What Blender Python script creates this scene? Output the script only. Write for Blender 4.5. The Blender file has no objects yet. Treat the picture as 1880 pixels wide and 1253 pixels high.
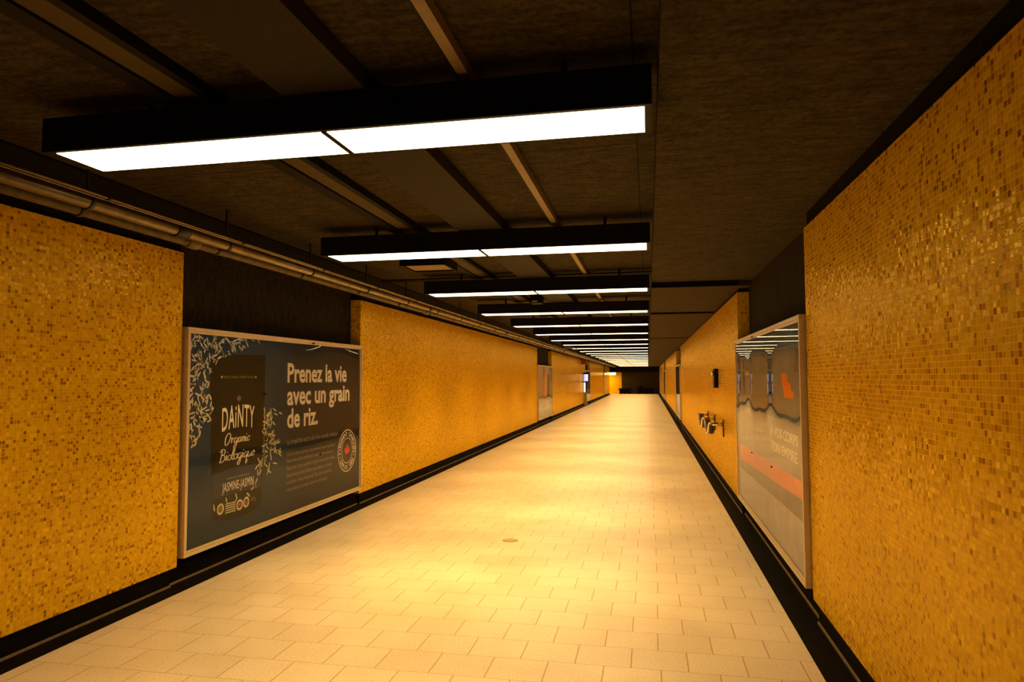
import bpy, bmesh, math, random
from mathutils import Vector, Matrix
S = bpy.context.scene
COL = S.collection
random.seed(7)

# ------------------------------------------------------------------ camera, world, exposure
EYE = 1.5
cam_d = bpy.data.cameras.new('camera')
cam_d.sensor_width = 36.0
cam_d.lens = 36.0 * 1250.0 / 1880.0
cam_d.clip_start = 0.05
cam_d.clip_end = 200
cam = bpy.data.objects.new('camera', cam_d)
COL.objects.link(cam)
YAW, PITCH, ROLL = 0.19714, 0.0539, -0.00331
_f = Vector((-math.sin(YAW) * math.cos(PITCH), math.cos(YAW) * math.cos(PITCH), math.sin(PITCH)))
_r0 = Vector((math.cos(YAW), math.sin(YAW), 0))
_u0 = _r0.cross(_f)
_r = _r0 * math.cos(ROLL) + _u0 * math.sin(ROLL)
_u = -_r0 * math.sin(ROLL) + _u0 * math.cos(ROLL)
cam.matrix_world = Matrix(((_r.x, _u.x, -_f.x, 0), (_r.y, _u.y, -_f.y, 0), (_r.z, _u.z, -_f.z, EYE), (0, 0, 0, 1)))
S.camera = cam

w = bpy.data.worlds.new('world')
S.world = w
w.use_nodes = True
w.node_tree.nodes['Background'].inputs['Color'].default_value = (0.0, 0.0, 0.0, 1)
w.node_tree.nodes['Background'].inputs['Strength'].default_value = 0.0

S.view_settings.view_transform = 'Standard'
S.view_settings.look = 'None'
S.view_settings.gamma = 1.0
S.view_settings.use_curve_mapping = False
S.view_settings.exposure = 0.0

LAMP_COLOR = (1.0, 0.59, 0.125)      # colour of the light the tubes throw down
LAMP_WATTS = 33.5                   # per diffuser half
LAMP_SPREAD = math.radians(104)     # prismatic diffusers throw most light downward
DIFFUSER_GLOW = 7.5

# ------------------------------------------------------------------ node helpers
def new_mat(name):
    m = bpy.data.materials.new(name)
    m.use_nodes = True
    nt = m.node_tree
    return m, nt, nt.nodes['Principled BSDF']

def N(nt, kind, **kw):
    n = nt.nodes.new(kind)
    for k, v in kw.items():
        setattr(n, k, v)
    return n

def setin(nt, sock, v):
    if isinstance(v, bpy.types.NodeSocket):
        nt.links.new(v, sock)
    else:
        sock.default_value = v

def math_n(nt, op, a, b=None, c=None):
    n = N(nt, 'ShaderNodeMath', operation=op)
    setin(nt, n.inputs[0], a)
    if b is not None: setin(nt, n.inputs[1], b)
    if c is not None: setin(nt, n.inputs[2], c)
    return n.outputs[0]

def vmath(nt, op, a, b=None, scale=None):
    n = N(nt, 'ShaderNodeVectorMath', operation=op)
    setin(nt, n.inputs[0], a)
    if b is not None: setin(nt, n.inputs[1], b)
    if scale is not None: setin(nt, n.inputs['Scale'], scale)
    return n.outputs['Vector']

def mix(nt, fac, a, b, mode='MIX'):
    n = N(nt, 'ShaderNodeMix', data_type='RGBA', blend_type=mode)
    setin(nt, n.inputs[0], fac)
    for s, v in ((n.inputs[6], a), (n.inputs[7], b)):
        if isinstance(v, tuple) and len(v) == 3: v = v + (1,)
        setin(nt, s, v)
    return n.outputs[2]

def noise(nt, vec, scale, detail=3.0, rough=0.55):
    n = N(nt, 'ShaderNodeTexNoise')
    if vec is not None: nt.links.new(vec, n.inputs['Vector'])
    n.inputs['Scale'].default_value = scale
    n.inputs['Detail'].default_value = detail
    n.inputs['Roughness'].default_value = rough
    return n.outputs[0]

def ramp(nt, fac, stops, interp='LINEAR'):
    n = N(nt, 'ShaderNodeValToRGB')
    cr = n.color_ramp
    cr.interpolation = interp
    while len(cr.elements) < len(stops): cr.elements.new(0.5)
    for e, (p, c) in zip(cr.elements, stops):
        e.position = p
        e.color = c if len(c) == 4 else tuple(c) + (1,)
    nt.links.new(fac, n.inputs[0])
    return n.outputs[0]

def bump(nt, b, height, strength=0.3, dist=0.01):
    n = N(nt, 'ShaderNodeBump')
    n.inputs['Strength'].default_value = strength
    n.inputs['Distance'].default_value = dist
    nt.links.new(height, n.inputs['Height'])
    nt.links.new(n.outputs[0], b.inputs['Normal'])

def simple(name, col, rough=0.5, metal=0.0, var=0.12, scale=30.0, spec=0.5):
    m, nt, b = new_mat(name)
    pos = N(nt, 'ShaderNodeNewGeometry').outputs['Position']
    f = noise(nt, pos, scale, 4)
    lo = tuple(c * (1 - var) for c in col); hi = tuple(min(1, c * (1 + var)) for c in col)
    nt.links.new(ramp(nt, f, [(0.3, lo), (0.7, hi)]), b.inputs['Base Color'])
    b.inputs['Roughness'].default_value = rough
    b.inputs['Metallic'].default_value = metal
    b.inputs['Specular IOR Level'].default_value = spec
    return m

def emit(name, col, strength):
    m, nt, b = new_mat(name)
    b.inputs['Base Color'].default_value = (0.8, 0.8, 0.8, 1)
    b.inputs['Emission Color'].default_value = col + (1,)
    b.inputs['Emission Strength'].default_value = strength
    return m

# ------------------------------------------------------------------ materials
def mat_mosaic(name='mosaic_tile', size=0.021):
    m, nt, b = new_mat(name)
    geo = N(nt, 'ShaderNodeNewGeometry')
    p = vmath(nt, 'ADD', geo.outputs['Position'], (0.0103, 20.0, 0.004))
    q = vmath(nt, 'SCALE', p, scale=1.0 / size)
    cell = vmath(nt, 'FLOOR', q)
    fr = vmath(nt, 'FRACTION', q)
    wn = N(nt, 'ShaderNodeTexWhiteNoise', noise_dimensions='3D')
    nt.links.new(vmath(nt, 'ADD', cell, (0.5, 0.5, 0.5)), wn.inputs['Vector'])
    r = wn.outputs['Value']; rc = wn.outputs['Color']
    col = ramp(nt, r, [(0.0, (0.27, 0.115, 0.003)), (0.04, (0.37, 0.17, 0.003)), (0.09, (0.47, 0.235, 0.003)),
                       (0.17, (0.60, 0.33, 0.003)), (0.36, (0.68, 0.39, 0.003)), (0.62, (0.72, 0.425, 0.003)),
                       (0.85, (0.78, 0.47, 0.004)), (0.95, (0.84, 0.54, 0.012))], 'CONSTANT')
    big = noise(nt, geo.outputs['Position'], 0.9, 3)
    col = mix(nt, 1.0, col, ramp(nt, big, [(0.3, (0.86, 0.84, 0.8)), (0.7, (1, 1, 1))]), 'MULTIPLY')
    # grout: distance to the nearest tile edge in the plane of the face
    s = N(nt, 'ShaderNodeSeparateXYZ'); nt.links.new(fr, s.inputs[0])
    sn = N(nt, 'ShaderNodeSeparateXYZ'); nt.links.new(geo.outputs['True Normal'], sn.inputs[0])
    ds = []
    for i in range(3):
        e = math_n(nt, 'SUBTRACT', 0.5, math_n(nt, 'ABSOLUTE', math_n(nt, 'SUBTRACT', s.outputs[i], 0.5)))
        ds.append(math_n(nt, 'ADD', e, math_n(nt, 'MULTIPLY', math_n(nt, 'ABSOLUTE', sn.outputs[i]), 10.0)))
    d = math_n(nt, 'MINIMUM', math_n(nt, 'MINIMUM', ds[0], ds[1]), ds[2])
    g = N(nt, 'ShaderNodeMapRange'); g.inputs['From Min'].default_value = 0.035; g.inputs['From Max'].default_value = 0.085
    nt.links.new(d, g.inputs['Value'])
    col = mix(nt, g.outputs[0], (0.66, 0.40, 0.012), col)
    nt.links.new(col, b.inputs['Base Color'])
    rough = math_n(nt, 'MULTIPLY_ADD', g.outputs[0], -0.52, 0.68)
    nt.links.new(rough, b.inputs['Roughness'])
    tilt = vmath(nt, 'SCALE', vmath(nt, 'SUBTRACT', rc, (0.5, 0.5, 0.5)), scale=0.14)
    wob = noise(nt, geo.outputs['Position'], 55.0, 2)
    nn = vmath(nt, 'NORMALIZE', vmath(nt, 'ADD', geo.outputs['Normal'], tilt))
    bp = N(nt, 'ShaderNodeBump'); bp.inputs['Strength'].default_value = 0.25; bp.inputs['Distance'].default_value = 0.004
    nt.links.new(math_n(nt, 'MULTIPLY_ADD', g.outputs[0], 0.5, wob), bp.inputs['Height'])
    nt.links.new(nn, bp.inputs['Normal'])
    nt.links.new(bp.outputs[0], b.inputs['Normal'])
    b.inputs['Specular IOR Level'].default_value = 0.0
    fres = N(nt, 'ShaderNodeFresnel'); fres.inputs['IOR'].default_value = 1.62          # amber glaze over the clay
    nt.links.new(bp.outputs[0], fres.inputs['Normal'])
    gl = N(nt, 'ShaderNodeBsdfGlossy'); gl.inputs['Color'].default_value = (1.0, 0.66, 0.14, 1)
    nt.links.new(rough, gl.inputs['Roughness']); nt.links.new(bp.outputs[0], gl.inputs['Normal'])
    mx = N(nt, 'ShaderNodeMixShader')
    nt.links.new(fres.outputs[0], mx.inputs[0]); nt.links.new(b.outputs[0], mx.inputs[1]); nt.links.new(gl.outputs[0], mx.inputs[2])
    nt.links.new(mx.outputs[0], nt.nodes['Material Output'].inputs['Surface'])
    return m

def mat_floor():
    m, nt, b = new_mat('terrazzo_paver')
    geo = N(nt, 'ShaderNodeNewGeometry')
    s = N(nt, 'ShaderNodeSeparateXYZ'); nt.links.new(geo.outputs['Position'], s.inputs[0])
    y = math_n(nt, 'DIVIDE', math_n(nt, 'ADD', s.outputs[1], 20.0 - 3.508 % 0.255), 0.255)
    row = math_n(nt, 'FLOOR', y)
    fy = math_n(nt, 'FRACT', y)
    off = math_n(nt, 'MULTIPLY', math_n(nt, 'MODULO', row, 2.0), 0.5)
    jit = N(nt, 'ShaderNodeTexWhiteNoise', noise_dimensions='1D'); nt.links.new(row, jit.inputs['W'])
    off = math_n(nt, 'ADD', off, math_n(nt, 'MULTIPLY', jit.outputs['Value'], 0.06))
    x = math_n(nt, 'ADD', math_n(nt, 'DIVIDE', math_n(nt, 'ADD', s.outputs[0], 20.0 + 0.178), 0.291), off)
    colm = math_n(nt, 'FLOOR', x)
    fx = math_n(nt, 'FRACT', x)
    ex = math_n(nt, 'MULTIPLY', math_n(nt, 'SUBTRACT', 0.5, math_n(nt, 'ABSOLUTE', math_n(nt, 'SUBTRACT', fx, 0.5))), 0.291)
    ey = math_n(nt, 'MULTIPLY', math_n(nt, 'SUBTRACT', 0.5, math_n(nt, 'ABSOLUTE', math_n(nt, 'SUBTRACT', fy, 0.5))), 0.255)
    d = math_n(nt, 'MINIMUM', ex, math_n(nt, 'MULTIPLY', ey, 1.5))
    g = N(nt, 'ShaderNodeMapRange'); g.inputs['From Min'].default_value = 0.0012; g.inputs['From Max'].default_value = 0.0042
    nt.links.new(d, g.inputs['Value'])
    comb = N(nt, 'ShaderNodeCombineXYZ'); nt.links.new(colm, comb.inputs[0]); nt.links.new(row, comb.inputs[1])
    wn = N(nt, 'ShaderNodeTexWhiteNoise', noise_dimensions='2D'); nt.links.new(comb.outputs[0], wn.inputs['Vector'])
    base = ramp(nt, wn.outputs['Value'], [(0.0, (0.62, 0.545, 0.54)), (1.0, (0.67, 0.595, 0.60))])
    sp = noise(nt, geo.outputs['Position'], 105.0, 5, 0.75)
    base = mix(nt, 1.0, base, ramp(nt, sp, [(0.30, (0.42, 0.36, 0.28)), (0.43, (0.86, 0.84, 0.8)), (0.52, (1, 1, 1)), (0.70, (1.16, 1.16, 1.14))]), 'MULTIPLY')
    st = noise(nt, geo.outputs['Position'], 1.3, 5)
    base = mix(nt, 1.0, base, ramp(nt, st, [(0.32, (0.86, 0.84, 0.8)), (0.6, (1, 1, 1))]), 'MULTIPLY')
    base = mix(nt, g.outputs[0], (0.30, 0.20, 0.10), base)
    nt.links.new(base, b.inputs['Base Color'])
    rr = math_n(nt, 'MULTIPLY_ADD', st, 0.05, 0.27)
    nt.links.new(rr, b.inputs['Roughness'])
    bump(nt, b, math_n(nt, 'ADD', g.outputs[0], math_n(nt, 'MULTIPLY', sp, 0.25)), 0.35, 0.002)
    return m

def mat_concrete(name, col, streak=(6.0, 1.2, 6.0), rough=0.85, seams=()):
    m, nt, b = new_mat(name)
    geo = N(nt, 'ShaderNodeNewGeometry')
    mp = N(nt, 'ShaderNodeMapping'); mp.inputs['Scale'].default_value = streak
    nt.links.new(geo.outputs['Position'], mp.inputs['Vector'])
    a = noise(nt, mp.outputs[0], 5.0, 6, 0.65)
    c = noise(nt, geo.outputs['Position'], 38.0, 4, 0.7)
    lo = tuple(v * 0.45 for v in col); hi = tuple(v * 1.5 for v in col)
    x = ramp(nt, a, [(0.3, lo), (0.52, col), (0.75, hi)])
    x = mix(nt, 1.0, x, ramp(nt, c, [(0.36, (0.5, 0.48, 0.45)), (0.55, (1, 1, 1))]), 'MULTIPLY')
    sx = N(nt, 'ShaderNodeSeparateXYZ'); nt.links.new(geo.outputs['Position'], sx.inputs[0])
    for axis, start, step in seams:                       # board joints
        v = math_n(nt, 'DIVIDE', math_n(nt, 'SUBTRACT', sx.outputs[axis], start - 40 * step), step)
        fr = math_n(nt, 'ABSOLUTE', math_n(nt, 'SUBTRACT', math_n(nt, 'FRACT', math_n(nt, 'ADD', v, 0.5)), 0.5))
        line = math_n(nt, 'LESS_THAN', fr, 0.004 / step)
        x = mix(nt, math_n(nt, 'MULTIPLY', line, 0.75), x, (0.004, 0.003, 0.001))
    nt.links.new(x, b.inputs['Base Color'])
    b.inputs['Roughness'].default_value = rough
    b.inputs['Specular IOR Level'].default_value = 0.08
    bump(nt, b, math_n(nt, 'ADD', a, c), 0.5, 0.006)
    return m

def mat_acrylic():
    m = bpy.data.materials.new('acrylic_sheet')
    m.use_nodes = True
    nt = m.node_tree
    nt.nodes.remove(nt.nodes['Principled BSDF'])
    out = nt.nodes['Material Output']
    fr = N(nt, 'ShaderNodeFresnel'); fr.inputs['IOR'].default_value = 1.27
    tr = N(nt, 'ShaderNodeBsdfTransparent'); tr.inputs[0].default_value = (0.99, 0.99, 0.99, 1)
    gl = N(nt, 'ShaderNodeBsdfGlossy'); gl.inputs['Roughness'].default_value = 0.015
    mx = N(nt, 'ShaderNodeMixShader')
    nt.links.new(fr.outputs[0], mx.inputs[0]); nt.links.new(tr.outputs[0], mx.inputs[1]); nt.links.new(gl.outputs[0], mx.inputs[2])
    nt.links.new(mx.outputs[0], out.inputs['Surface'])
    return m

M = {}
M['mosaic'] = mat_mosaic()
M['floor'] = mat_floor()
M['ceiling'] = mat_concrete('ceiling_board', (0.056, 0.041, 0.017), (1.5, 6.0, 6.0), 0.85, ((1, 3.47, 2.44), (0, -2.5, 2.46)))
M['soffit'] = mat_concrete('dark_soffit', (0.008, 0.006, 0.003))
M['concrete'] = mat_concrete('recess_concrete', (0.026, 0.019, 0.010), (5.0, 5.0, 1.0))
M['end_concrete'] = mat_concrete('end_wall_concrete', (0.050, 0.034, 0.014), (5.0, 5.0, 1.0))
M['black'] = simple('black_painted_steel', (0.006, 0.005, 0.004), 0.6, 0.0, 0.1, 30, 0.12)
M['base'] = simple('black_rubber_base', (0.005, 0.004, 0.003), 0.7, 0.0, 0.3, 12, 0.05)
M['lip'] = simple('pale_base_edge', (0.20, 0.15, 0.10), 0.4, 0.0, 0.3)  # paler bead along the foot of the base
M['alu'] = simple('anodised_aluminium', (0.62, 0.52, 0.38), 0.42, 0.55, 0.06)
M['alu_dark'] = simple('aluminium_side', (0.30, 0.22, 0.14), 0.45, 0.4, 0.06)
M['chrome'] = simple('polished_steel', (0.75, 0.70, 0.62), 0.14, 1.0, 0.03)
M['strap'] = simple('dark_steel_strap', (0.035, 0.024, 0.012), 0.35, 0.3)
M['pipe'] = simple('galvanised_pipe', (0.24, 0.19, 0.11), 0.36, 0.85, 0.2, 14)
M['pipe_dull'] = simple('wrapped_pipe', (0.16, 0.12, 0.06), 0.6, 0.3, 0.25, 14)
M['clamp'] = simple('black_clamp', (0.012, 0.010, 0.008), 0.5)
M['duct'] = simple('duct_paint', (0.030, 0.023, 0.013), 0.7, 0, 0.1, 30, 0.1)
M['channel'] = simple('channel_paint', (0.26, 0.18, 0.08), 0.6)
M['cover'] = simple('cover_strip_paint', (0.085, 0.060, 0.026), 0.7, 0, 0.1, 30, 0.1)
M['bench'] = simple('bench_dark', (0.004, 0.003, 0.002), 0.8, 0, 0.1, 30, 0.05)
M['red'] = simple('dark_red_paint', (0.16, 0.015, 0.010), 0.5)
M['white'] = simple('print_white', (0.97, 0.92, 0.86), 0.6, 0, 0.03)
M['muted'] = simple('print_muted', (0.36, 0.32, 0.27), 0.6, 0, 0.03)
M['gold'] = simple('print_gold', (0.30, 0.25, 0.10), 0.6, 0, 0.03)
M['rice'] = simple('print_rice', (0.82, 0.74, 0.60), 0.6, 0, 0.35, 40)
M['pouch'] = simple('print_pouch', (0.008, 0.008, 0.002), 0.6, 0, 0.3, 4)
M['band'] = simple('print_band', (0.040, 0.050, 0.11), 0.6, 0, 0.15, 5)
M['leaf'] = simple('print_leaf_red', (0.85, 0.07, 0.03), 0.6, 0, 0.03)
M['green'] = simple('print_green', (0.12, 0.20, 0.05), 0.6, 0, 0.03)
M['orange'] = simple('print_orange', (0.95, 0.20, 0.012), 0.6, 0, 0.06, 6)
M['brown'] = simple('print_brown', (0.24, 0.155, 0.08), 0.6, 0, 0.15, 6)
M['pale'] = simple('print_pale', (0.56, 0.50, 0.44), 0.6, 0, 0.12, 5)
M['haze'] = simple('print_haze', (0.40, 0.34, 0.32), 0.6, 0, 0.12, 5)
M['greyblue'] = simple('print_greyblue', (0.16, 0.20, 0.24), 0.6, 0, 0.2, 3)
M['slate'] = simple('print_slate', (0.09, 0.10, 0.12), 0.6, 0, 0.1, 3)
M['acrylic'] = mat_acrylic()
M['lamp'] = emit('lit_diffuser', (1.0, 0.70, 0.36), DIFFUSER_GLOW)
M['exit_lit'] = emit('lit_sign_face', (1.0, 0.80, 0.66), 5.0)
M['blue_lit'] = emit('blue_lit_panel', (0.16, 0.36, 1.0), 1.1)
M['bluewhite_lit'] = emit('blue_white_lit_panel', (0.55, 0.60, 1.0), 1.7)

def mat_left_print():
    m, nt, b = new_mat('print_slate_to_teal')
    geo = N(nt, 'ShaderNodeNewGeometry')
    s = N(nt, 'ShaderNodeSeparateXYZ'); nt.links.new(geo.outputs['Position'], s.inputs[0])
    n = noise(nt, geo.outputs['Position'], 2.2, 4)
    yy = math_n(nt, 'ADD', s.outputs[1], math_n(nt, 'MULTIPLY', n, 0.5))
    f = N(nt, 'ShaderNodeMapRange'); f.inputs['From Min'].default_value = 4.5; f.inputs['From Max'].default_value = 7.9
    nt.links.new(yy, f.inputs['Value'])
    c = ramp(nt, f.outputs[0], [(0.0, (0.016, 0.045, 0.12)), (0.30, (0.020, 0.060, 0.13)), (0.42, (0.022, 0.060, 0.12)), (0.56, (0.020, 0.032, 0.055)), (1.0, (0.018, 0.020, 0.032))])
    z = N(nt, 'ShaderNodeMapRange'); z.inputs['From Min'].default_value = 0.2; z.inputs['From Max'].default_value = 1.0
    nt.links.new(math_n(nt, 'ADD', s.outputs[2], math_n(nt, 'MULTIPLY', n, 0.4)), z.inputs['Value'])
    c = mix(nt, z.outputs[0], mix(nt, 0.5, c, (0.030, 0.038, 0.070)), c)
    nt.links.new(c, b.inputs['Base Color'])
    b.inputs['Roughness'].default_value = 0.55
    return m
M['left_print'] = mat_left_print()

# ------------------------------------------------------------------ mesh helpers
def bm_new(): return bmesh.new()

def box(bm, x0, x1, y0, y1, z0, z1):
    vs = [bm.verts.new((x, y, z)) for z in (z0, z1) for y in (y0, y1) for x in (x0, x1)]
    for f in ((0, 2, 3, 1), (4, 5, 7, 6), (0, 1, 5, 4), (2, 6, 7, 3), (0, 4, 6, 2), (1, 3, 7, 5)):
        bm.faces.new([vs[i] for i in f])

def tube(bm, pts, r, seg=14, cap=True, rx=None):
    """round (or, with rx, flattened) tube through pts"""
    pts = [Vector(p) for p in pts]
    rings = []
    prev = None
    for i, p in enumerate(pts):
        t = (pts[min(i + 1, len(pts) - 1)] - pts[max(i - 1, 0)]).normalized()
        if prev is None:
            a = Vector((1, 0, 0)) if abs(t.x) < 0.9 else Vector((0, 0, 1))
        else:
            a = prev
        a = (a - t * a.dot(t)).normalized()
        prev = a
        bb = t.cross(a)
        rings.append([bm.verts.new(p + a * (rx or r) * math.cos(2 * math.pi * k / seg) + bb * r * math.sin(2 * math.pi * k / seg)) for k in range(seg)])
    for A, B in zip(rings, rings[1:]):
        for k in range(seg):
            f = bm.faces.new((A[k], A[(k + 1) % seg], B[(k + 1) % seg], B[k])); f.smooth = True
    if cap:
        bm.faces.new(rings[0][::-1]); bm.faces.new(rings[-1])

def obj(name, bm, mat, parent=None, bevel=0.0):
    if not isinstance(bm, bpy.types.Mesh):
        bmesh.ops.recalc_face_normals(bm, faces=bm.faces[:])
        me = bpy.data.meshes.new(name); bm.to_mesh(me); bm.free()
    else:
        me = bm
    me.materials.clear()
    for mm in (mat if isinstance(mat, (list, tuple)) else [mat]): me.materials.append(mm)
    o = bpy.data.objects.new(name, me)
    COL.objects.link(o)
    if parent is not None:
        o.parent = parent
        o.matrix_parent_inverse = Matrix.Translation(-parent.location)
    if bevel:
        md = o.modifiers.new('bevel', 'BEVEL'); md.width = bevel; md.segments = 2; md.limit_method = 'ANGLE'
    return o

def thing(name, label, cat, loc, group=None):
    o = bpy.data.objects.new(name, None)
    o.empty_display_size = 0.1
    o.location = loc
    COL.objects.link(o)
    tag(o, label, cat, group)
    return o

def tag(o, label, cat, group=None):
    o['label'] = label; o['category'] = cat
    if group: o['group'] = group
    return o

def struct(name, bm, mat, parent=None, bevel=0.0):
    o = obj(name, bm, mat, parent, bevel)
    if parent is None: o['kind'] = 'structure'
    return o

def dup(root, dloc, label, cat=None, group=None):
    r = root.copy(); COL.objects.link(r)
    r.location = root.location + Vector(dloc)
    r['label'] = label
    if group: r['group'] = group
    def rec(src, dst):
        for ch in list(src.children):
            c = ch.copy(); COL.objects.link(c); c.parent = dst
            c.matrix_parent_inverse = ch.matrix_parent_inverse.copy()
            rec(ch, c)
    rec(root, r)
    return r

# ------------------------------------------------------------------ setting
XL, XR = -3.394, 0.981           # faces of the tiled panels
FL, FR = -3.246, 0.837           # edges of the paved floor
YB, YE = -5.0, 63.2              # corridor ends
DEPTH = 0.125                    # depth of the poster recesses
ZB = EYE - 1.372                 # lower edge of the tiling
ZT = EYE + 0.942                 # upper edge of the tiling
ZC = EYE + 1.19                  # main ceiling
REC_L = [(4.472, 7.667), (21.0, 24.22), (37.5, 40.5), (53.4, 56.5)]
REC_R = [(4.567, 7.88), (21.55, 24.9), (40.2, 44.2), (56.6, 59.8)]

bm = bm_new(); box(bm, FL, FR, YB, YE, -0.10, 0.0); box(bm, -6.0, FL, 61.4, YE, -0.10, 0.0)
struct('floor', bm, M['floor'])

# ceiling: coffer over the lights, lower strips at both sides
bm = bm_new()
box(bm, XL - 0.3, 0.05, YB, YE, ZC, ZC + 0.3)
box(bm, 0.05, XR + 0.3, YB, 7.66, EYE + 1.045, ZC + 0.3)
box(bm, 0.05, XR + 0.3, 7.66, 10.62, EYE + 0.985, ZC + 0.3)
box(bm, 0.05, XR + 0.3, 10.62, YE, EYE + 0.958, ZC + 0.3)
struct('ceiling', bm, M['ceiling'])

def side_wall(name, X, s, recs, end):
    """s = direction from the wall into the corridor"""
    bm = bm_new()
    xs = sorted((X - s * DEPTH, X - s * (DEPTH + 0.2)))
    box(bm, xs[0], xs[1], YB, end, -0.1, ZC + 0.1)
    wall = struct(name, bm, M['concrete'])
    ys = [YB] + [v for r in recs for v in r] + [end]
    for i in range(0, len(ys), 2):
        bm = bm_new(); x = sorted((X, X - s * (DEPTH + 0.004)))
        box(bm, x[0], x[1], ys[i], ys[i + 1], ZB, ZT)
        obj('tile_panel', bm, M['mosaic'], wall)
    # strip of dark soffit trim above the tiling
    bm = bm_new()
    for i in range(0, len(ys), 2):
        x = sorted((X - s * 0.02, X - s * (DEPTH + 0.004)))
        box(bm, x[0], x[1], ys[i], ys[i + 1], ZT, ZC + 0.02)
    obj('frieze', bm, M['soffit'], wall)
    return wall, ys

wall_l, ys_l = side_wall('wall_left', XL, 1, REC_L, 61.4)
wall_r, ys_r = side_wall('wall_right', XR, -1, REC_R, YE)

def baseboard(name, X, F, s, ys, end):
    bm = bm_new()
    x = sorted((F, X - s * 0.10)); box(bm, x[0], x[1], YB, end, -0.10, -0.004)     # floor-level gutter strip
    for i in range(0, len(ys), 2):
        x = sorted((X - s * 0.018, X - s * 0.10)); box(bm, x[0], x[1], ys[i] + (0.05 if i else 0), ys[i + 1] - 0.05, -0.004, ZB)
    x = sorted((X - s * 0.045, X - s * (DEPTH + 0.002))); box(bm, x[0], x[1], YB, end, -0.02, ZB - 0.005)
    b = struct(name, bm, M['base'])
    bm = bm_new()
    for i in range(len(ys) - 1):
        d = 0.018 if i % 2 == 0 else 0.045
        a = 0.05 if i % 2 == 0 and i else 0.0
        x = sorted((X - s * (d - 0.009), X - s * (d + 0.003)))
        box(bm, x[0], x[1], ys[i] + (0.05 if i % 2 == 0 and i else -0.04), ys[i + 1] + (-0.05 if i % 2 == 0 else 0.04), -0.004, 0.010)
    obj('edge_bead', bm, M['lip'], b)
    return b
baseboard('baseboard_left', XL, FL, 1, ys_l, 61.4)
baseboard('baseboard_right', XR, FR, -1, ys_r, YE)

# dark joints across the ceiling, then painted shade along the left corner
for k, (x0, x1, y0, y1, z) in enumerate([(0.05, XR - 0.02, 7.63, 7.659, EYE + 0.986), (0.05, XR - 0.02, 10.585, 10.619, EYE + 0.960), (0.05, XR - 0.02, 16.9, 17.3, EYE + 0.953)]):
    bm = bm_new(); box(bm, x0, x1, y0, y1, z, z + (0.06 if k < 2 else 0.012))
    struct('trim_%d' % (k + 1), bm, M['soffit'])
bm = bm_new(); box(bm, -3.2, -1.46, 7.74, 7.90, ZC - 0.012, ZC + 0.01); box(bm, -1.05, 0.045, 7.74, 7.90, ZC - 0.012, ZC + 0.01)
struct('trim_4', bm, M['soffit'])
bm = bm_new(); box(bm, XL - 0.01, -3.13, YB, 62.0, ZC - 0.012, ZC + 0.01)  # corner shade between ceiling and left wall, put in as a dark strip
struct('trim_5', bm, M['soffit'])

# far end
bm = bm_new()
box(bm, -2.40, XR + 0.13, YE, YE + 0.2, -0.6, EYE + 0.47)
wall_end = struct('wall_end', bm, M['end_concrete'])
bm = bm_new(); box(bm, -6.0, -2.40, YE + 0.02, YE + 0.2, -0.1, EYE + 0.47)
obj('tile_panel', bm, M['mosaic'], wall_end)
bm = bm_new(); box(bm, -6.0, XR + 0.13, YE - 0.9, YE + 0.2, EYE + 0.47, ZC)
obj('end_soffit', bm, M['soffit'], wall_end)
bm = bm_new(); box(bm, -6.0, XR + 0.3, YB - 0.2, YB, -0.1, ZC + 0.1)
struct('wall_back', bm, M['end_concrete'])

# ------------------------------------------------------------------ ceiling lights
LW, LX0, LX1 = 0.255, -2.458, 0.0
def make_light():
    y0, y1 = -LW / 2, LW / 2
    zb, zt = EYE + 0.966, EYE + 1.108
    t = thing('ceiling_light', '', 'ceiling light', (0, 0, zt))
    t.location = (0, 0, zt)
    bm = bm_new(); e = 0.012
    box(bm, LX0 - 0.055, LX1 + 0.026, y0 - 0.02, y0, zb - 0.004, zt)          # long sides
    box(bm, LX0 - 0.055, LX1 + 0.026, y1, y1 + 0.02, zb - 0.004, zt)
    box(bm, LX0 - 0.055, LX0, y0, y1, zb - 0.004, zt)
    box(bm, LX1, LX1 + 0.026, y0, y1, zb - 0.004, zt)
    box(bm, LX0, LX1, y0, y1, zt - 0.03, zt)
    obj('housing', bm, M['black'], t)
    xm = (LX0 + LX1) / 2
    for a, b in ((LX0, xm - 0.012), (xm + 0.012, LX1)):
        bm = bm_new(); box(bm, a, b, y0, y1, zb - 0.006, zb + 0.004)
        df = obj('diffuser', bm, M['lamp'], t)
        ld = bpy.data.lights.new('tube_light', 'AREA')
        ld.shape = 'RECTANGLE'; ld.size = b - a; ld.size_y = y1 - y0
        ld.energy = LAMP_WATTS; ld.color = LAMP_COLOR; ld.spread = LAMP_SPREAD
        lo = bpy.data.objects.new('tube_light', ld); COL.objects.link(lo)
        lo.parent = df; lo.location = ((a + b) / 2, 0, zb - 0.008)
    bm = bm_new(); box(bm, xm - 0.012, xm + 0.012, y0, y1, zb - 0.007, zb + 0.03)
    obj('divider_bar', bm, M['black'], t)
    for x in (LX0 + 0.35, LX1 - 0.30):
        bm = bm_new(); tube(bm, [(x, 0, zt - 0.005), (x, 0, ZC + 0.004)], 0.012, 8)
        obj('hanger_rod', bm, M['black'], t)
    return t
ORD = ['nearest', 'second', 'third', 'fourth', 'fifth', 'sixth', 'seventh', 'eighth', 'ninth', 'tenth', 'eleventh', 'twelfth', 'thirteenth',
       'fourteenth', 'fifteenth', 'sixteenth', 'seventeenth', 'eighteenth', 'nineteenth', 'twentieth', 'twenty-first', 'twenty-second', 'twenty-third', 'last']
proto = make_light()
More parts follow.
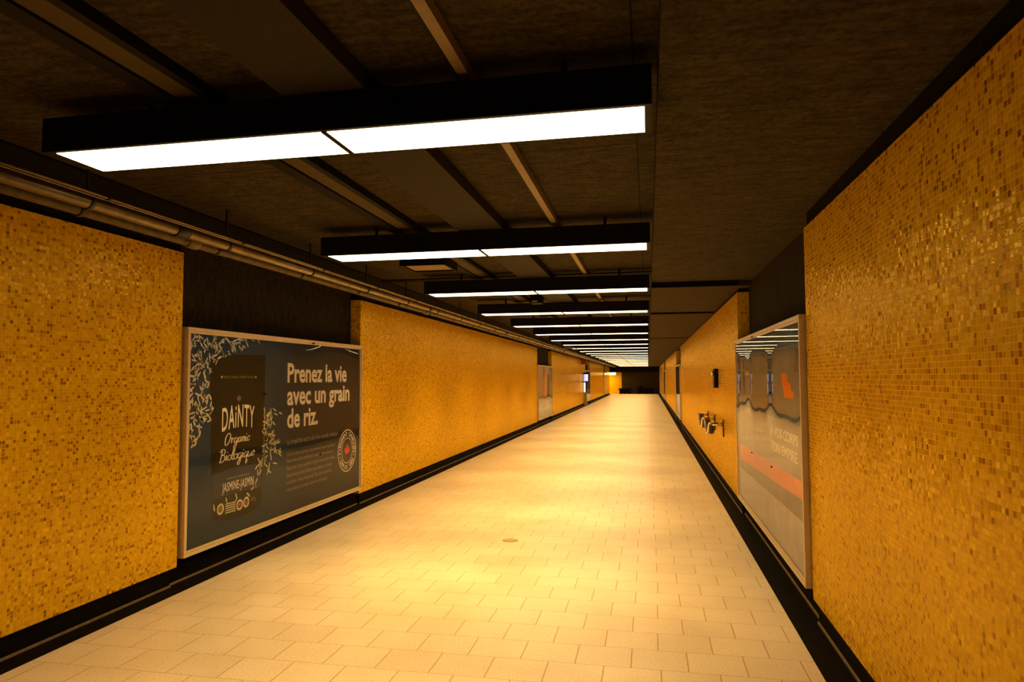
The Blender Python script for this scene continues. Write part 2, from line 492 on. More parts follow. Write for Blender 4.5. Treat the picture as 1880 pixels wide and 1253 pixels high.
for k in range(24):
    y = 2.545 + 2.515 * k
    if k == 0:
        lab = 'largest black boxed ceiling light, nearest of the row, two white diffusers'
    elif k == 23:
        lab = 'last black boxed ceiling light of the row, before the dark end wall'
    else:
        lab = '%s black boxed ceiling light from the near end of the row' % ORD[k]
    o = proto if k == 0 else dup(proto, (0, y - proto.location.y, 0), lab)
    if k == 0: o.location.y = y
    if k == 0: first = o
    o['label'] = lab; o['group'] = 'boxed lights across the corridor ceiling'
for d in first.children:                                # nearest fitting dimmed to imitate lens vignetting on the near walls
    for l in d.children:
        if l.type == 'LIGHT': l.data = l.data.copy(); l.data.energy *= 0.52

# ------------------------------------------------------------------ ducts and channels along the ceiling
bm = bm_new(); box(bm, -1.400, -1.050, YB, 62.2, EYE + 1.112, ZC - 0.001)
tag(obj('cable_duct', bm, M['duct'], None, 0.004), 'wide flat dark duct running along the ceiling above the lights', 'duct')
t = thing('ceiling_channel', 'pair of dark rails with a lighter strip between, left of the wide duct', 'channel', (-1.85, 0, ZC))
for a, b_ in ((-1.965, -1.885), (-1.765, -1.725)):
    bm = bm_new(); box(bm, a, b_, YB, 62.2, EYE + 1.142, ZC - 0.001); obj('side_rail', bm, M['black'], t)
bm = bm_new(); box(bm, -1.885, -1.765, YB, 62.2, EYE + 1.155, EYE + 1.165); obj('cover_strip', bm, M['cover'], t)
t = thing('ceiling_strut', 'thin light-edged strut running along the ceiling right of the wide duct', 'strut', (-0.67, 0, ZC))
bm = bm_new(); box(bm, -0.690, -0.648, YB, 62.2, EYE + 1.142, ZC - 0.001); obj('strut_bar', bm, M['channel'], t)
bm = bm_new(); box(bm, -0.699, -0.690, YB, 62.2, EYE + 1.142, ZC - 0.001); obj('side_rail', bm, M['black'], t)

# ------------------------------------------------------------------ boxes hanging among the lights
t = thing('speaker_box', 'square black box under the ceiling behind the second light', 'speaker', (-2.08, 6.35, ZC))
bm = bm_new()
box(bm, -2.32, -1.865, 6.13, 6.15, EYE + 1.07, ZC - .001); box(bm, -2.32, -1.865, 6.53, 6.55, EYE + 1.07, ZC - .001)
box(bm, -2.32, -2.30, 6.15, 6.53, EYE + 1.07, ZC - .001); box(bm, -1.885, -1.865, 6.15, 6.53, EYE + 1.07, ZC - .001)
obj('housing', bm, M['black'], t)
bm = bm_new(); box(bm, -2.30, -1.885, 6.15, 6.53, EYE + 1.085, EYE + 1.095); obj('grille_panel', bm, M['channel'], t)
t = thing('junction_box', 'small black box beside the wide duct behind the third light', 'junction box', (-1.53, 9.4, ZC))
bm = bm_new(); box(bm, -1.60, -1.44, 9.30, 9.50, EYE + 1.035, ZC); obj('housing', bm, M['black'], t, 0.006)
bm = bm_new(); box(bm, -1.57, -1.50, 9.285, 9.30, EYE + 1.05, EYE + 1.07); obj('name_plate', bm, M['channel'], t)

# ------------------------------------------------------------------ pipes along the left wall
YP = 61.4
def pipe_line(name, label, cat, x, z, r, mat, clamps, collars=()):
    t = thing(name, label, cat, (x, 0, EYE + z))
    bm = bm_new(); tube(bm, [(x, YB, EYE + z), (x, YP, EYE + z)], r, 20); obj('pipe_run', bm, mat, t)
    for y in clamps:
        bm = bm_new(); tube(bm, [(x, y - 0.012, EYE + z), (x, y + 0.012, EYE + z)], r + 0.008, 20)
        if name == 'water_pipe': box(bm, x - 0.006, x + 0.006, y - 0.006, y + 0.006, EYE + z + r * 0.5, ZC - 0.013)
        obj('pipe_clamp', bm, M['clamp'], t)
    for y in collars:
        bm = bm_new(); tube(bm, [(x, y - 0.055, EYE + z), (x, y + 0.055, EYE + z)], r + 0.010, 20)
        obj('coupling', bm, mat if name == 'drain_pipe' else M['clamp'], t)
    return t
cl = [3.02 + 1.2 * k for k in range(-2, 49)]
co = [3.74 + 4.95 * k for k in range(0, 12)]
pipe_line('water_pipe', 'thick metal pipe with black clamps along the top of left wall', 'pipe', -2.87, 0.931, 0.038, M['pipe'], cl, co)
pipe_line('drain_pipe', 'duller pipe running behind the thick pipe, closest to left wall', 'pipe', -3.02, 0.920, 0.031, M['pipe_dull'], [y + 0.1 for y in cl], [4.05 + 4.95 * k for k in range(0, 12)])
t1 = pipe_line('conduit', 'inner of two thin conduits above the thick pipe, nearer the lights', 'conduit', -2.74, 0.940, 0.007, M['pipe'], cl)
t1['group'] = 'thin twin conduits'
t2 = pipe_line('conduit', 'outer of two thin conduits above the thick pipe, nearer the wall', 'conduit', -2.775, 0.9405, 0.007, M['pipe'], [])
t2['group'] = 'thin twin conduits'
t = thing('branch_pipe', 'short pipe crossing from the left wall pipes toward the lights', 'pipe', (-2.6, 21.6, EYE + 0.93))
bm = bm_new(); tube(bm, [(-2.69, 21.62, EYE + 0.955), (-2.52, 21.62, EYE + 0.955), (-2.22, 21.62, EYE + 0.955)], 0.035, 14); obj('pipe_run', bm, M['pipe_dull'], t)
bm = bm_new(); tube(bm, [(-2.27, 21.62, EYE + 0.955), (-2.20, 21.62, EYE + 0.955)], 0.042, 14); obj('end_cap', bm, M['clamp'], t)

# ------------------------------------------------------------------ lettering helpers
def text_geo(body, bold=0.0, spacing=1.0):
    cu = bpy.data.curves.new('lettering', 'FONT'); cu.body = body; cu.offset = bold; cu.space_character = spacing
    cu.resolution_u = 3
    o = bpy.data.objects.new('lettering', cu); COL.objects.link(o)
    dg = bpy.context.evaluated_depsgraph_get(); dg.update()
    me = bpy.data.meshes.new_from_object(o.evaluated_get(dg))
    vs = [(v.co.x, v.co.y) for v in me.vertices]; fs = [list(p.vertices) for p in me.polygons]
    bpy.data.objects.remove(o); bpy.data.curves.remove(cu); bpy.data.meshes.remove(me)
    return vs, fs

def fit(vs, u0, v0, u1, v1, keep_y=None):
    xs = [v[0] for v in vs]; ys = [v[1] for v in vs]
    x0, x1 = min(xs), max(xs); y0, y1 = (min(ys), max(ys)) if keep_y is None else keep_y
    return [(u0 + (x - x0) / (x1 - x0) * (u1 - u0), v0 + (y - y0) / (y1 - y0) * (v1 - v0)) for x, y in vs]

CAP = (0.0, 0.70)     # baseline and cap height of the built-in font (approx.)

def catmull(pts, n=7):
    P = [pts[0]] + list(pts) + [pts[-1]]
    out = []
    for i in range(1, len(P) - 2):
        for k in range(n):
            t = k / n
            out.append(tuple(0.5 * (2 * P[i][a] + (P[i + 1][a] - P[i - 1][a]) * t + (2 * P[i - 1][a] - 5 * P[i][a] + 4 * P[i + 1][a] - P[i + 2][a]) * t * t
                       + (3 * P[i][a] - P[i - 1][a] - 3 * P[i + 1][a] + P[i + 2][a]) * t ** 3) for a in (0, 1)))
    out.append(tuple(pts[-1]))
    return out

GL = {
 'O': (1.05, [[(0.75, 1.9), (0.4, 2.0), (0.05, 1.3), (0.1, 0.1), (0.4, -0.3), (0.8, 0.4), (0.88, 1.4), (0.6, 1.98)]]),
 'r': (0.62, [[(0, .9), (.15, 1), (.2, 0)], [(.2, .6), (.4, .95), (.6, .9)]]),
 'g': (0.78, [[(.6, .85), (.3, 1), (.05, .6), (.1, .1), (.35, .1), (.6, .6), (.62, 1), (.6, -.5), (.4, -1.1), (.15, -.8), (.45, -.1), (.8, .25)]]),
 'a': (0.75, [[(.55, .85), (.3, 1), (.05, .5), (.15, 0), (.4, .2), (.6, .95), (.58, .2), (.75, .1)]]),
 'n': (0.68, [[(0, 1), (.1, .9), (.12, 0)], [(.12, .5), (.35, 1), (.5, .8), (.5, .1), (.66, .15)]]),
 'i': (0.34, [[(.1, .95), (.1, .15), (.28, .1)], [(.1, 1.35), (.13, 1.45), (.15, 1.4)]]),
 'c': (0.62, [[(.55, .8), (.35, 1), (.05, .5), (.2, 0), (.6, .3)]]),
 'B': (1.0, [[(.2, 1.9), (.15, -.1)], [(-.15, 1.6), (.2, 2.1), (.7, 1.8), (.6, 1.2), (.25, 1.05), (.75, .9), (.8, .2), (.3, -.2), (0, .1)]]),
 'o': (0.68, [[(.4, .95), (.1, .8), (.05, .2), (.35, 0), (.6, .4), (.5, .9), (.35, .9), (.7, .8)]]),
 'l': (0.42, [[(.05, .3), (.35, 1.4), (.3, 2.1), (.1, 1.8), (.1, .3), (.25, 0), (.42, .15)]]),
 'q': (0.80, [[(.6, .85), (.3, 1), (.05, .6), (.1, .1), (.35, .1), (.6, .6), (.62, 1), (.6, -.9), (.7, -1.05), (.82, -.5)]]),
 'u': (0.68, [[(0, 1), (0, .2), (.2, 0), (.45, .4), (.5, 1), (.5, .2), (.66, .1)]]),
 'e': (0.60, [[(.05, .5), (.5, .65), (.35, 1), (.05, .6), (.15, .05), (.58, .25)]]),
}
def script_geo(word, th=0.17):
    vs, fs = [], []
    x = 0.0
    for ch in word:
        adv, strokes = GL[ch]
        for st in strokes:
            c = catmull(st); n = len(c); base = len(vs)
            for i, p in enumerate(c):
                a = c[max(0, i - 1)]; b = c[min(n - 1, i + 1)]
                dx, dy = b[0] - a[0], b[1] - a[1]; L = math.hypot(dx, dy) or 1
                wdt = th * (0.55 + 0.45 * abs(dy) / L) * 0.5
                nx, ny = -dy / L * wdt, dx / L * wdt
                px = x + p[0] + 0.16 * p[1]
                vs += [(px + nx, p[1] + ny), (px - nx, p[1] - ny)]
            fs += [[base + 2 * i, base + 2 * i + 1, base + 2 * i + 3, base + 2 * i + 2] for i in range(n - 1)]
        x += adv
    return vs, fs

class Poster:
    """framed poster case: u,v run 0..1 over the visible print, seen from the corridor"""
    def __init__(self, name, label, X, s, y0, y1, z0, z1, group, print_mat, wave, proud=0.040):
        self.s, self.X = s, X
        self.y0, self.y1, self.z0, self.z1 = y0, y1, z0, z1
        fr = 0.045
        self.fx = X + s * proud                     # front of the frame
        self.px = X + s * (proud - 0.030)           # print plane
        self.iy0, self.iy1, self.iz0, self.iz1 = y0 + fr, y1 - fr, z0 + fr, z1 - fr
        self.t = thing(name, label, 'poster', ((X), (y0 + y1) / 2, z0), group)
        bm = bm_new(); x = sorted((X - s * (DEPTH - 0.004), self.px - s * 0.004)); box(bm, x[0], x[1], y0 + 0.01, y1 - 0.01, z0 + 0.01, z1 - 0.01)
        obj('back_case', bm, M['alu_dark'], self.t)
        bm = bm_new()
        xs = sorted((self.fx, X - s * 0.03)); xi = sorted((self.fx - s * 0.010, X - s * 0.03))
        for (a0, a1, b0, b1) in ((y0, y1, z1 - fr * 0.55, z1), (y0, y1, z0, z0 + fr * 0.6), (y0, y0 + fr * 0.55, z0 + fr * 0.6, z1 - fr * 0.55), (y1 - fr * 0.55, y1, z0 + fr * 0.6, z1 - fr * 0.55)):
            box(bm, xs[0], xs[1], a0, a1, b0, b1)
        y0i, y1i, z0i, z1i = y0 + fr * 0.55, y1 - fr * 0.55, z0 + fr * 0.6, z1 - fr * 0.55
        for (a0, a1, b0, b1) in ((y0i, y1i, z1 - fr, z1i), (y0i, y1i, z0i, z0 + fr), (y0i, y0 + fr, z0 + fr, z1 - fr), (y1 - fr, y1i, z0 + fr, z1 - fr)):
            box(bm, xi[0], xi[1], a0, a1, b0, b1)
        fro = obj('frame', bm, M['alu'], self.t, 0.003)
        bm = bm_new(); ym = (y0 + y1) / 2 + 0.35
        x = sorted((self.fx - s * 0.002, self.fx + s * 0.004)); box(bm, x[0], x[1], ym - 0.02, ym + 0.02, z1 - fr * 0.85, z1 - fr * 0.55)
        obj('latch', bm, M['black'], fro)
        bm = bm_new(); x = sorted((self.px, self.px - s * 0.003)); box(bm, x[0], x[1], self.iy0 - 0.01, self.iy1 + 0.01, self.iz0 - 0.01, self.iz1 + 0.01)
        self.print = obj('print', bm, print_mat, self.t)
        # acrylic sheet, slightly buckled
        bm = bm_new(); ny, nz = 60, 36
        g = []
        for j in range(nz + 1):
            rowv = []
            for i in range(ny + 1):
                yy = self.iy0 + (self.iy1 - self.iy0) * i / ny; zz = self.iz0 + (self.iz1 - self.iz0) * j / nz
                rowv.append(bm.verts.new((self.px + s * (0.012 + wave(yy, zz)), yy, zz)))
            g.append(rowv)
        for j in range(nz):
            for i in range(ny):
                f = bm.faces.new((g[j][i], g[j][i + 1], g[j + 1][i + 1], g[j + 1][i])); f.smooth = True
        me = bpy.data.meshes.new('acrylic_sheet')
        bm.normal_update()
        if sum(f.normal.x for f in bm.faces) * s < 0: bmesh.ops.reverse_faces(bm, faces=bm.faces[:])
        bm.to_mesh(me); bm.free()
        self.glass = obj('acrylic_sheet', me, M['acrylic'], self.t)
    def pt(self, u, v, off):
        y = self.iy0 + u * (self.iy1 - self.iy0) if self.s > 0 else self.iy1 - u * (self.iy1 - self.iy0)
        return (self.px + self.s * off, y, self.iz0 + v * (self.iz1 - self.iz0))
    def flat(self, name, vs, fs, mat, off=0.0008):
        me = bpy.data.meshes.new(name)
        me.from_pydata([self.pt(u, v, off) for u, v in vs], [], fs); me.update()
        return obj(name, me, mat, self.print)
    def poly(self, name, pts, mat, off=0.0005):
        return self.flat(name, pts, [list(range(len(pts)))], mat, off)
    def text(self, name, body, u0, v0, u1, v1, mat, bold=0.0, off=0.0010, cap=True, arch=0.0, spacing=1.0):
        vs, fs = text_geo(body, bold, spacing)
        vs = fit(vs, u0, v0, u1, v1, CAP if cap else None)
        if arch:
            c, h = (u0 + u1) / 2, (u1 - u0) / 2
            vs = [(u, v + arch * (1 - ((u - c) / h) ** 2)) for u, v in vs]
        return self.flat(name, vs, fs, mat, off)
    def ring(self, vs, fs, cu, cv, r0, r1, n=48):
        W = self.iy1 - self.iy0; H = self.iz1 - self.iz0; b = len(vs)
        for k in range(n):
            a = 2 * math.pi * k / n
            for r in (r0, r1): vs.append((cu + r * math.cos(a) / W, cv + r * math.sin(a) / H))
        for k in range(n):
            k2 = (k + 1) % n
            fs.append([b + 2 * k, b + 2 * k + 1, b + 2 * k2 + 1, b + 2 * k2])
    def screws(self, pts):
        for u, v in pts:
            y = self.pt(u, v, 0)
            bm = bm_new(); tube(bm, [self.pt(u, v, 0.008), self.pt(u, v, 0.026)], 0.008, 10)
            obj('fixing_screw', bm, M['black'], self.t)

LEAF = [(0, -1), (.06, -.98), (.05, -.45), (.55, -.55), (.47, -.35), (.95, .05), (.83, .12), (.92, .42), (.6, .36), (.55, .5), (.28, .2), (.4, .75), (.22, .66), (0, 1)]
LEAF = LEAF + [(-x, y) for x, y in LEAF[::-1][1:-1]]

# ---- the big rice poster
def wave_left(y, z):
    t = max(0.0, z - 1.50)
    return 0.004 - 0.085 * t * t * (0.9 + 0.35 * math.sin(y * 4.2 + 0.5)) + 0.0016 * math.sin(y * 3.1 + z * 2.0) * math.sin(z * 2.6)
PL = Poster('framed_poster', 'large framed dark poster with a rice pouch and white French slogan', XL, 1, 4.492, 7.655, EYE - 1.318, EYE + 0.388, 'framed wall posters', M['left_print'], wave_left)
W_, H_ = PL.iy1 - PL.iy0, PL.iz1 - PL.iz0
arc = lambda u0, v0, u1, v1, d, n=9: [(u0 + (u1 - u0) * k / n, v0 + (v1 - v0) * k / n + d * 4 * (k / n) * (1 - k / n)) for k in range(n + 1)]
PL.poly('pouch_picture', [(.083, .905), (.341, .918), (.3405, .55), (.3305, .105)] + arc(.327, .096, .103, .100, -.03)[1:], M['pouch'])
PL.poly('pouch_band', arc(.101, .318, .3285, .318, .012) + arc(.3265, .190, .1025, .200, .004), M['band'], 0.0007)
PL.text('headline_lettering', 'Prenez la vie', .4674, .7668, .8904, .8780, M['white'], 0.027)
PL.text('headline_lettering', 'avec un grain', .4671, .6320, .9170, .7432, M['white'], 0.027)
PL.text('headline_lettering', 'de riz.', .4688, .4970, .6696, .6082, M['white'], 0.027)
PL.text('slogan_lettering', "La simplicité est la clé d'un monde meilleur.", .470, .3980, .8251, .4290, M['gold'] if False else M['muted'], 0.012)
vs, fs = [], []
for body, v, u1 in [("C'est la mission que nous nous sommes donnée chez Dainty.", .3330, .801), ("Nous aimons bien contribuer à remplir votre maison en", .2940, .782),
                    ("faisant des choix quotidiens simples avec peu de moyens.", .2520, .801), ("Quand vous achetez Dainty, vous achetez une famille", .2090, .777),
                    ("canadienne. Vous achetez local. Plus, tout simplement,", .1680, .778), ("vous achetez un produit naturel et nourrissant.", .1260, .7465)]:
    a, f = text_geo(body, 0.006)
    a = fit(a, .470, v - .004, u1, v + .019, CAP); b0 = len(vs); vs += a; fs += [[i + b0 for i in q] for q in f]
PL.flat('body_lettering', vs, fs, M['muted'])
# pouch lettering
PL.text('pouch_brand_lettering', 'DAiNTY', .1387, .5230, .2885, .6390, M['white'], 0.012, arch=.015, spacing=1.12)
a, f = script_geo('Organic'); a = fit(a, .152, .428, .270, .512); PL.flat('pouch_script_lettering', a, f, M['white'])
a, f = script_geo('Biologique'); a = fit(a, .129, .340, .294, .436); PL.flat('pouch_script_lettering', a, f, M['white'])
PL.text('pouch_ribbon_lettering', 'PROUDLY CANADIAN - FIÈREMENT CANADIEN', .1400, .7900, .2860, .8020, M['gold'], 0.01)
vs, fs = [], []
for u in (.1335, .2925): PL.ring(vs, fs, u, .796, 0.0, .010, 10)
PL.flat('pouch_ribbon_dot', vs, fs, M['white'])
PL.text('pouch_variety_lettering', 'JASMINE-JASMIN', .1450, .2200, .2900, .2640, M['white'], 0.012, spacing=1.1)
PL.text('pouch_small_lettering', 'ORGANIC RICE - RIZ BIOLOGIQUE', .1613, .2770, .2690, .2860, M['muted'], 0.01)
PL.text('pouch_weight_lettering', '450 g', .2790, .1320, .3030, .1540, M['gold'], 0.01)
vs, fs = [], []
for cu, cv in ((.1391, .1397), (.2247, .1321), (.2554, .1357)): PL.ring(vs, fs, cu, cv, .027, .046, 28)
for i in range(5): b0 = len(vs); vs += [(.160, .109 + .011 * i), (.2065, .107 + .011 * i), (.2065, .113 + .011 * i), (.160, .115 + .011 * i)]; fs.append([b0, b0 + 1, b0 + 2, b0 + 3])
PL.flat('pouch_badge', vs, fs, M['rice'])
PL.flat('pouch_badge', [(.2247 + .022 * x / W_, .1321 + .022 * y / H_) for x, y in LEAF], [list(range(len(LEAF)))], M['leaf'])
vs, fs = [], []; PL.ring(vs, fs, .1391, .1397, 0, .022, 20); PL.ring(vs, fs, .2554, .1357, 0, .022, 20)
PL.flat('pouch_badge', vs, fs, M['brown'])
PL.flat('pouch_emblem', [(.213 + .035 * x / W_, .683 + .035 * y / H_) for x, y in LEAF], [list(range(len(LEAF)))], M['brown'])
# seal
SC = (.9015, .2780)
vs, fs = [], []
PL.ring(vs, fs, SC[0], SC[1], .228, .240, 64); PL.ring(vs, fs, SC[0], SC[1], .136, .145, 56)
for ang in (200, 340): PL.ring(vs, fs, SC[0] + .188 * math.cos(math.radians(ang)) / W_, SC[1] + .188 * math.sin(math.radians(ang)) / H_, 0, .010, 10)
PL.flat('seal_ring', vs, fs, M['white'])
vs, fs = [], []
def ring_text(body, a0, a1, top):
    n = len(body)
    for i, ch in enumerate(body):
        if ch == ' ': continue
        ang = math.radians(a0 + (a1 - a0) * (i + .5) / n)
        g, f = text_geo(ch, 0.02)
        xs = [p[0] for p in g]; cx = (min(xs) + max(xs)) / 2
        b0 = len(vs)
        for x, y in g:
            lx, ly = (x - cx) * .070, (y - .35) * .066
            r = .188
            if top: px = (r + ly) * math.cos(ang) + lx * math.sin(ang); py = (r + ly) * math.sin(ang) - lx * math.cos(ang)
            else: px = (r - ly) * math.cos(ang) - lx * math.sin(ang); py = (r - ly) * math.sin(ang) + lx * math.cos(ang)
            vs.append((SC[0] + px / W_, SC[1] + py / H_))
        fs.extend([[k + b0 for k in q] for q in f])
ring_text('FIÈREMENT CANADIEN', 190, -10, True)
ring_text('DEPUIS 1882', 212, 328, False)
PL.flat('seal_lettering', vs, fs, M['white'])
PL.flat('seal_leaf', [(SC[0] + .080 * x / W_, SC[1] + .075 * y / H_) for x, y in LEAF], [list(range(len(LEAF)))], M['leaf'])
# rice grains
def grains(name, n, sampler, lmin, lmax, off):
    vs, fs = [], []
    for _ in range(n):
        u, v = sampler()
        L = random.uniform(lmin, lmax); wd = random.uniform(.0065, .0105); a = random.uniform(0, math.pi)
        b0 = len(vs); k = 8
        for i in range(k):
            t = 2 * math.pi * i / k
            x, y = L / 2 * math.cos(t), wd * math.sin(t)
            x, y = x * math.cos(a) - y * math.sin(a), x * math.sin(a) + y * math.cos(a)
            vs.append((min(.998, max(.002, u + x / W_)), min(.998, max(.002, v + y / H_))))
        fs.append(list(range(b0, b0 + k)))
    return PL.flat(name, vs, fs, M['rice'], off)
def s_left():
    while True:
        u, v = random.uniform(0, .31), random.uniform(.46, 1.0)
        lim = .095 * (1 - max(0, .60 - v) * 4) if v < .86 else .09 + (v - .86) * 1.6
        if v > .55 + u * .2 - .1 * random.random() and u < lim and (u > .02 or random.random() < .7): return u, v
random.seed(11)
grains('rice_grains', 170, s_left, .05, .08, 0.0012)
grains('rice_grains', 95, lambda: (.338 + abs(random.gauss(0, .035)), min(.61, max(.27, random.gauss(.455, .085)))), .05, .09, 0.0014)
grains('rice_grains', 9, lambda: (random.uniform(.300, .330), random.uniform(.27, .345)), .06, .09, 0.0013)
grains('rice_grains', 5, lambda: (random.uniform(.285, .305), random.uniform(.195, .24)), .05, .07, 0.0015)
grains('rice_grains', 5, lambda: (random.choice((.113, .165, .195, .205, .265)) + random.uniform(-.004, .004), random.uniform(.155, .2)), .05, .07, 0.0016)
PL.screws([(.332, .703), (.680, .297), (.02, .02), (.35, .005)][:2])

# ---- the big poster on the right wall
def wave_right(y, z):
    zz = min(1.0, max(0.0, (z - 0.70) / 0.5))
    return 0.010 + zz * (0.0026 * math.sin(2 * math.pi * y / 1.30 + 0.6) + 0.0007 * math.sin(2 * math.pi * y / 0.60)) + 0.0010 * zz * math.sin(z * 7.0)
def street_print(P, words=True):
    P.poly('picture_lower_field', [(0, 0), (1, 0), (1, .204), (0, .180)], M['pale'])
    P.poly('picture_stripe', [(0, .180), (1, .204), (1, .292), (0, .239)], M['brown'])
    P.poly('picture_stripe', [(0, .239), (1, .292), (1, .364), (0, .338)], M['orange'])
    P.poly('picture_wall', [(0, .338), (1, .364), (1, .58), (0, .60)], M['haze'])
    P.poly('picture_silhouette', [(.91, .80), (1, .80), (1, .90), (.93, .90)], M['slate'])
    P.poly('picture_shape', [(.76, .80), (.83, .80), (.84, .76), (.87, .755), (.875, .725), (.90, .72), (.90, .69), (.80, .69)], M['orange'])
    if words:
        P.text('slogan_lettering', 'À VOS CORPS', .606, .497, .936, .540, M['white'], 0.03)
        P.text('slogan_lettering', 'TON EMPIRE', .611, .424, .926, .468, M['white'], 0.03)
PR = Poster('framed_poster', 'large framed glossy poster with orange stripe on right wall, reflecting lights', XR, -1, 4.585, 7.87, EYE - 1.318, EYE + 0.398, 'framed wall posters', M['greyblue'], wave_right)
street_print(PR)
PR.screws([(.649, .706), (.317, .343), (.646, .343)])

# ---- the small far posters
def wave_far(y, z): return 0.006 + 0.008 * (z - 1.05) * math.sin(y * 4.1) * 0.6
def far_print(P, k):
    P.poly('picture_lower_field', [(0, 0), (1, 0), (1, .38), (0, .38)], M['pale'])  # pale field paints the floor's reflection into the print
    P.poly('picture_figure', [(.30, .38), (.46, .38), (.44, .70), (.50, .93), (.36, .93), (.33, .70)], M['orange'] if k else M['brown'])
    P.poly('picture_figure', [(.62, .38), (.80, .38), (.82, .85), (.66, .85)], M['brown'])
for k, (y0, y1) in enumerate(REC_L[1:]):
    lab = ['pale framed poster on left wall past the long tiled stretch', 'pale framed poster on left wall just behind the blue-lit column', 'farthest framed poster on left wall near the lit sign'][k]
    P = Poster('framed_poster', lab, XL, 1, y0 + .02, y1 - .012, EYE - 1.34, EYE + 0.40, 'framed wall posters', M['pale'] if k == 0 else M['brown'], wave_far)
    far_print(P, k == 0)
for k, (y0, y1) in enumerate(REC_R[1:]):
    lab = ['narrow-looking framed poster on right wall beyond the bent metal rail', 'second framed poster on right wall beyond the bent metal rail', 'farthest framed poster on right wall beside the dark end'][k]
    P = Poster('framed_poster', lab, XR, -1, y0 + .02, y1 - .012, EYE - 1.32, EYE + 0.40, 'framed wall posters', M['brown'], wave_far)
    far_print(P, False)

# ------------------------------------------------------------------ bent steel rail on the right wall
t = thing('leaning_rail', 'bent polished steel rail zigzagging on the yellow tiled right wall', 'rail', (XR, 10.7, EYE - 0.8))
XO = 0.825
ctrl = [(XO, 9.50, -.625), (XO, 9.62, -.622), (XO, 9.80, -.66), (XO, 9.95, -.765), (XO, 10.10, -.80), (XO, 10.25, -.775), (XO, 10.45, -.67), (XO, 10.65, -.622), (XO, 10.80, -.622),
        (XO, 10.98, -.66), (XO, 11.13, -.765), (XO, 11.28, -.80), (XO, 11.43, -.775), (XO, 11.65, -.67), (XO, 11.82, -.622), (XO, 11.95, -.622)]
cc = []
for i in range(len(ctrl) - 1):
    for q in range(4):
        p0, p1, p2, p3 = (Vector(ctrl[max(0, i - 1)]), Vector(ctrl[i]), Vector(ctrl[i + 1]), Vector(ctrl[min(len(ctrl) - 1, i + 2)]))
        s_ = q / 4
        cc.append(0.5 * (2 * p1 + (p2 - p0) * s_ + (2 * p0 - 5 * p1 + 4 * p2 - p3) * s_ ** 2 + (3 * p1 - p0 - 3 * p2 + p3) * s_ ** 3))
cc.append(Vector(ctrl[-1]))
bm = bm_new(); tube(bm, [(p.x - 0.012, p.y, EYE + p.z) for p in cc], 0.016, 14)
obj('wave_tube', bm, M['chrome'], t)
bm = bm_new(); tube(bm, [(p.x + 0.036, p.y, EYE + p.z) for p in cc], 0.007, 10, True, 0.036)
obj('wave_strap', bm, M['strap'], t)
for y in (9.55, 10.73, 11.90):
    bm = bm_new(); tube(bm, [(XR - 0.004, y, EYE - .632), (XO + 0.01, y, EYE - .632)], 0.021, 14)
    obj('wall_arm', bm, M['chrome'], t)
    bm = bm_new(); box(bm, XR - 0.012, XR + 0.0, y - 0.022, y + 0.022, EYE - 0.80, EYE - 0.57)
    obj('wall_plate', bm, M['clamp'], t)

# slim dark box above the rail
t = thing('wall_intercom', 'slim dark box with bright round knob above the bent rail', 'intercom', (XR, 10.2, EYE - .14))
bm = bm_new(); box(bm, 0.925, XR, 10.12, 10.32, EYE - 0.155, EYE + 0.12); obj('housing', bm, M['black'], t, 0.008)
bm = bm_new(); box(bm, 0.915, 0.925, 10.135, 10.305, EYE - 0.150, EYE + 0.02); obj('cover_plate', bm, simple('bronze_cover', (0.10, 0.07, 0.04), 0.4), t)
bm = bm_new(); bmesh.ops.create_uvsphere(bm, u_segments=16, v_segments=10, radius=0.028, matrix=Matrix.Translation((0.91, 10.22, EYE + 0.055)))
obj('knob', bm, M['chrome'], t)

# ------------------------------------------------------------------ floor cover
t = thing('floor_cover', 'small round cover plate set in the paved floor', 'cover', (-1.268, 6.241, 0))
bm = bm_new()
bmesh.ops.create_cone(bm, cap_ends=True, segments=28, radius1=0.062, radius2=0.060, depth=0.004, matrix=Matrix.Translation((-1.268, 6.241, 0.002)))
obj('cover_plate', bm, simple('worn_brass', (0.42, 0.33, 0.20), 0.4, 0.4), t)
bm = bm_new()
for r0, r1 in ((0.062, 0.072),):
    a = [[bm.verts.new((-1.268 + r * math.cos(2 * math.pi * k / 28), 6.241 + r * math.sin(2 * math.pi * k / 28), 0.0012)) for k in range(28)] for r in (r0, r1)]
    for k in range(28): bm.faces.new((a[0][k], a[0][(k + 1) % 28], a[1][(k + 1) % 28], a[1][k]))
obj('rim', bm, M['brown'], t)

# ------------------------------------------------------------------ blue-lit column on the left wall, sign above it
t = thing('help_point', 'slim brown column with blue glowing panels standing by left wall', 'help point', (-3.2, 36.4, 0))
bm = bm_new(); box(bm, -3.375, -3.215, 36.30, 36.50, 0, EYE - 0.80); obj('post', bm, M['alu_dark'], t, 0.01)
bm = bm_new(); box(bm, -3.393, -3.12, 36.30, 36.50, EYE - .25, EYE + .26); obj('upper_cabinet', bm, M['black'], t, 0.01)
bm = bm_new(); box(bm, -3.37, -3.14, 36.285, 36.302, EYE - .20, EYE + .17); obj('blue_screen', bm, M['blue_lit'], t)
bm = bm_new()
for z, r in ((.09, .055), (-.07, .045)): bmesh.ops.create_uvsphere(bm, u_segments=12, v_segments=8, radius=r, matrix=Matrix.Translation((-3.20, 36.275, EYE + z)) @ Matrix.Diagonal((1, .25, 1, 1)))
obj('round_lamp', bm, M['bluewhite_lit'], t)
bm = bm_new(); box(bm, -3.393, -3.215, 36.30, 36.50, EYE - .80, EYE - .25); obj('lower_cabinet', bm, M['black'], t)
bm = bm_new(); box(bm, -3.37, -3.28, 36.285, 36.302, EYE - .78, EYE - .27); obj('light_bar', bm, M['bluewhite_lit'], t)
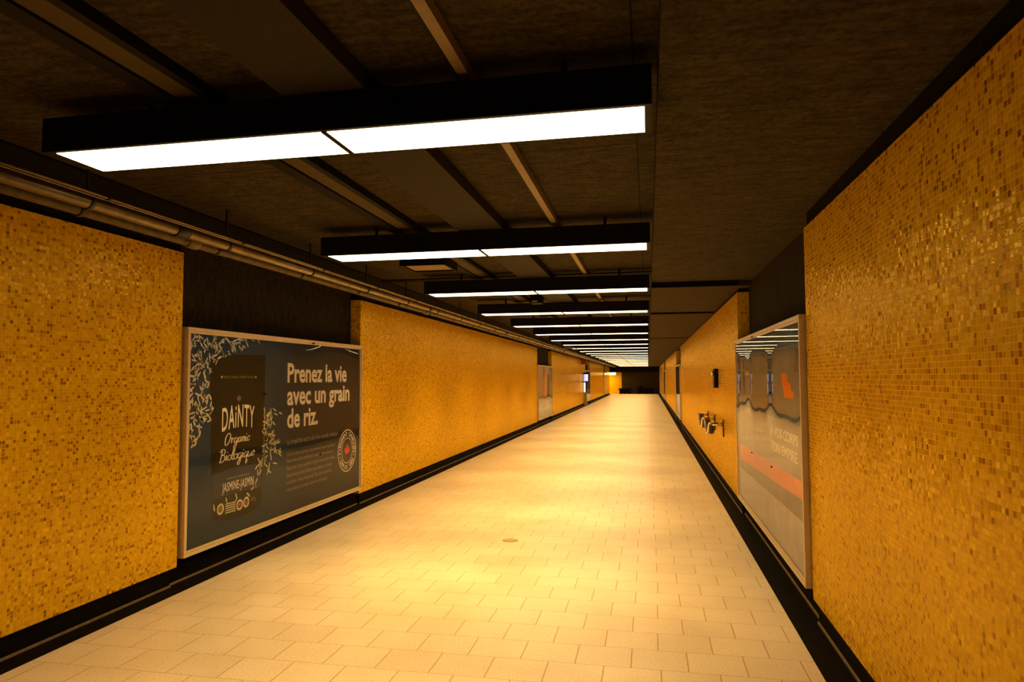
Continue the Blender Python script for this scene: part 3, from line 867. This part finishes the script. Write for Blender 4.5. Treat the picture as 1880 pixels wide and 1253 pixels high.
t = thing('projecting_sign', 'dark red box sign high on left wall above the blue-lit column', 'sign', (-3.25, 35.5, EYE + .68))
bm = bm_new(); box(bm, -3.394, -3.12, 35.3, 35.8, EYE + .68, EYE + .90); obj('sign_box', bm, M['red'], t, 0.01)
bm = bm_new(); box(bm, -3.37, -3.14, 35.29, 35.301, EYE + .70, EYE + .88); obj('sign_face', bm, simple('dark_red_face', (0.22, 0.02, 0.015), 0.35), t)

# ------------------------------------------------------------------ far end: lit sign, benches
t = thing('exit_sign', 'small white lit sign hanging at the far left end', 'sign', (-3.15, 61.6, EYE + .22))
bm = bm_new(); box(bm, -3.40, -2.84, 61.6, 61.72, EYE + .20, EYE + .45); obj('sign_box', bm, M['black'], t)
bm = bm_new(); box(bm, -3.385, -2.855, 61.585, 61.601, EYE + .215, EYE + .435); obj('lit_face', bm, M['exit_lit'], t)
bm = bm_new(); tube(bm, [(-3.12, 61.66, EYE + .45), (-3.12, 61.66, ZC)], 0.015, 8); obj('hanger_rod', bm, M['black'], t)
ld = bpy.data.lights.new('passage_light', 'AREA'); ld.shape = 'RECTANGLE'; ld.size = 1.2; ld.size_y = 0.25
ld.energy = 130.0; ld.color = LAMP_COLOR
lo = bpy.data.objects.new('passage_light', ld); COL.objects.link(lo); lo.location = (-4.0, 62.2, EYE + 0.42)     # fitting in the side passage
def bench(label, x0, x1, y):
    t = thing('bench', label, 'bench', ((x0 + x1) / 2, y, 0), 'dark benches at the far end')
    bm = bm_new(); box(bm, x0, x1, y - .22, y + .22, .37, .50); obj('seat', bm, M['bench'], t, 0.01)
    for x in (x0 + .18, (x0 + x1) / 2, x1 - .18):
        bm = bm_new(); box(bm, x - .10, x + .10, y - .18, y + .18, 0, .37); obj('leg', bm, M['bench'], t)
    bm = bm_new(); box(bm, x0 + .28, x1 - .28, y - .15, y + .15, .02, .36); obj('skirt_panel', bm, M['bench'], t)
    return t
bench('left one of two dark benches at the end wall, beside yellow tiles', -2.66, -1.50, 62.6)
bench('longer right one of two dark benches at the end wall', -1.04, 0.50, 62.6)
t = thing('bag', 'small dark bag resting on the longer bench at the far end', 'bag', (-.66, 62.6, .50))
bm = bm_new(); box(bm, -.82, -.52, 62.5, 62.7, .50, .66); obj('body', bm, M['bench'], t, 0.03)
bm = bm_new(); tube(bm, [(-.74, 62.6, .65), (-.72, 62.6, .72), (-.62, 62.6, .72), (-.60, 62.6, .65)], .012, 8); obj('handle', bm, M['bench'], t)
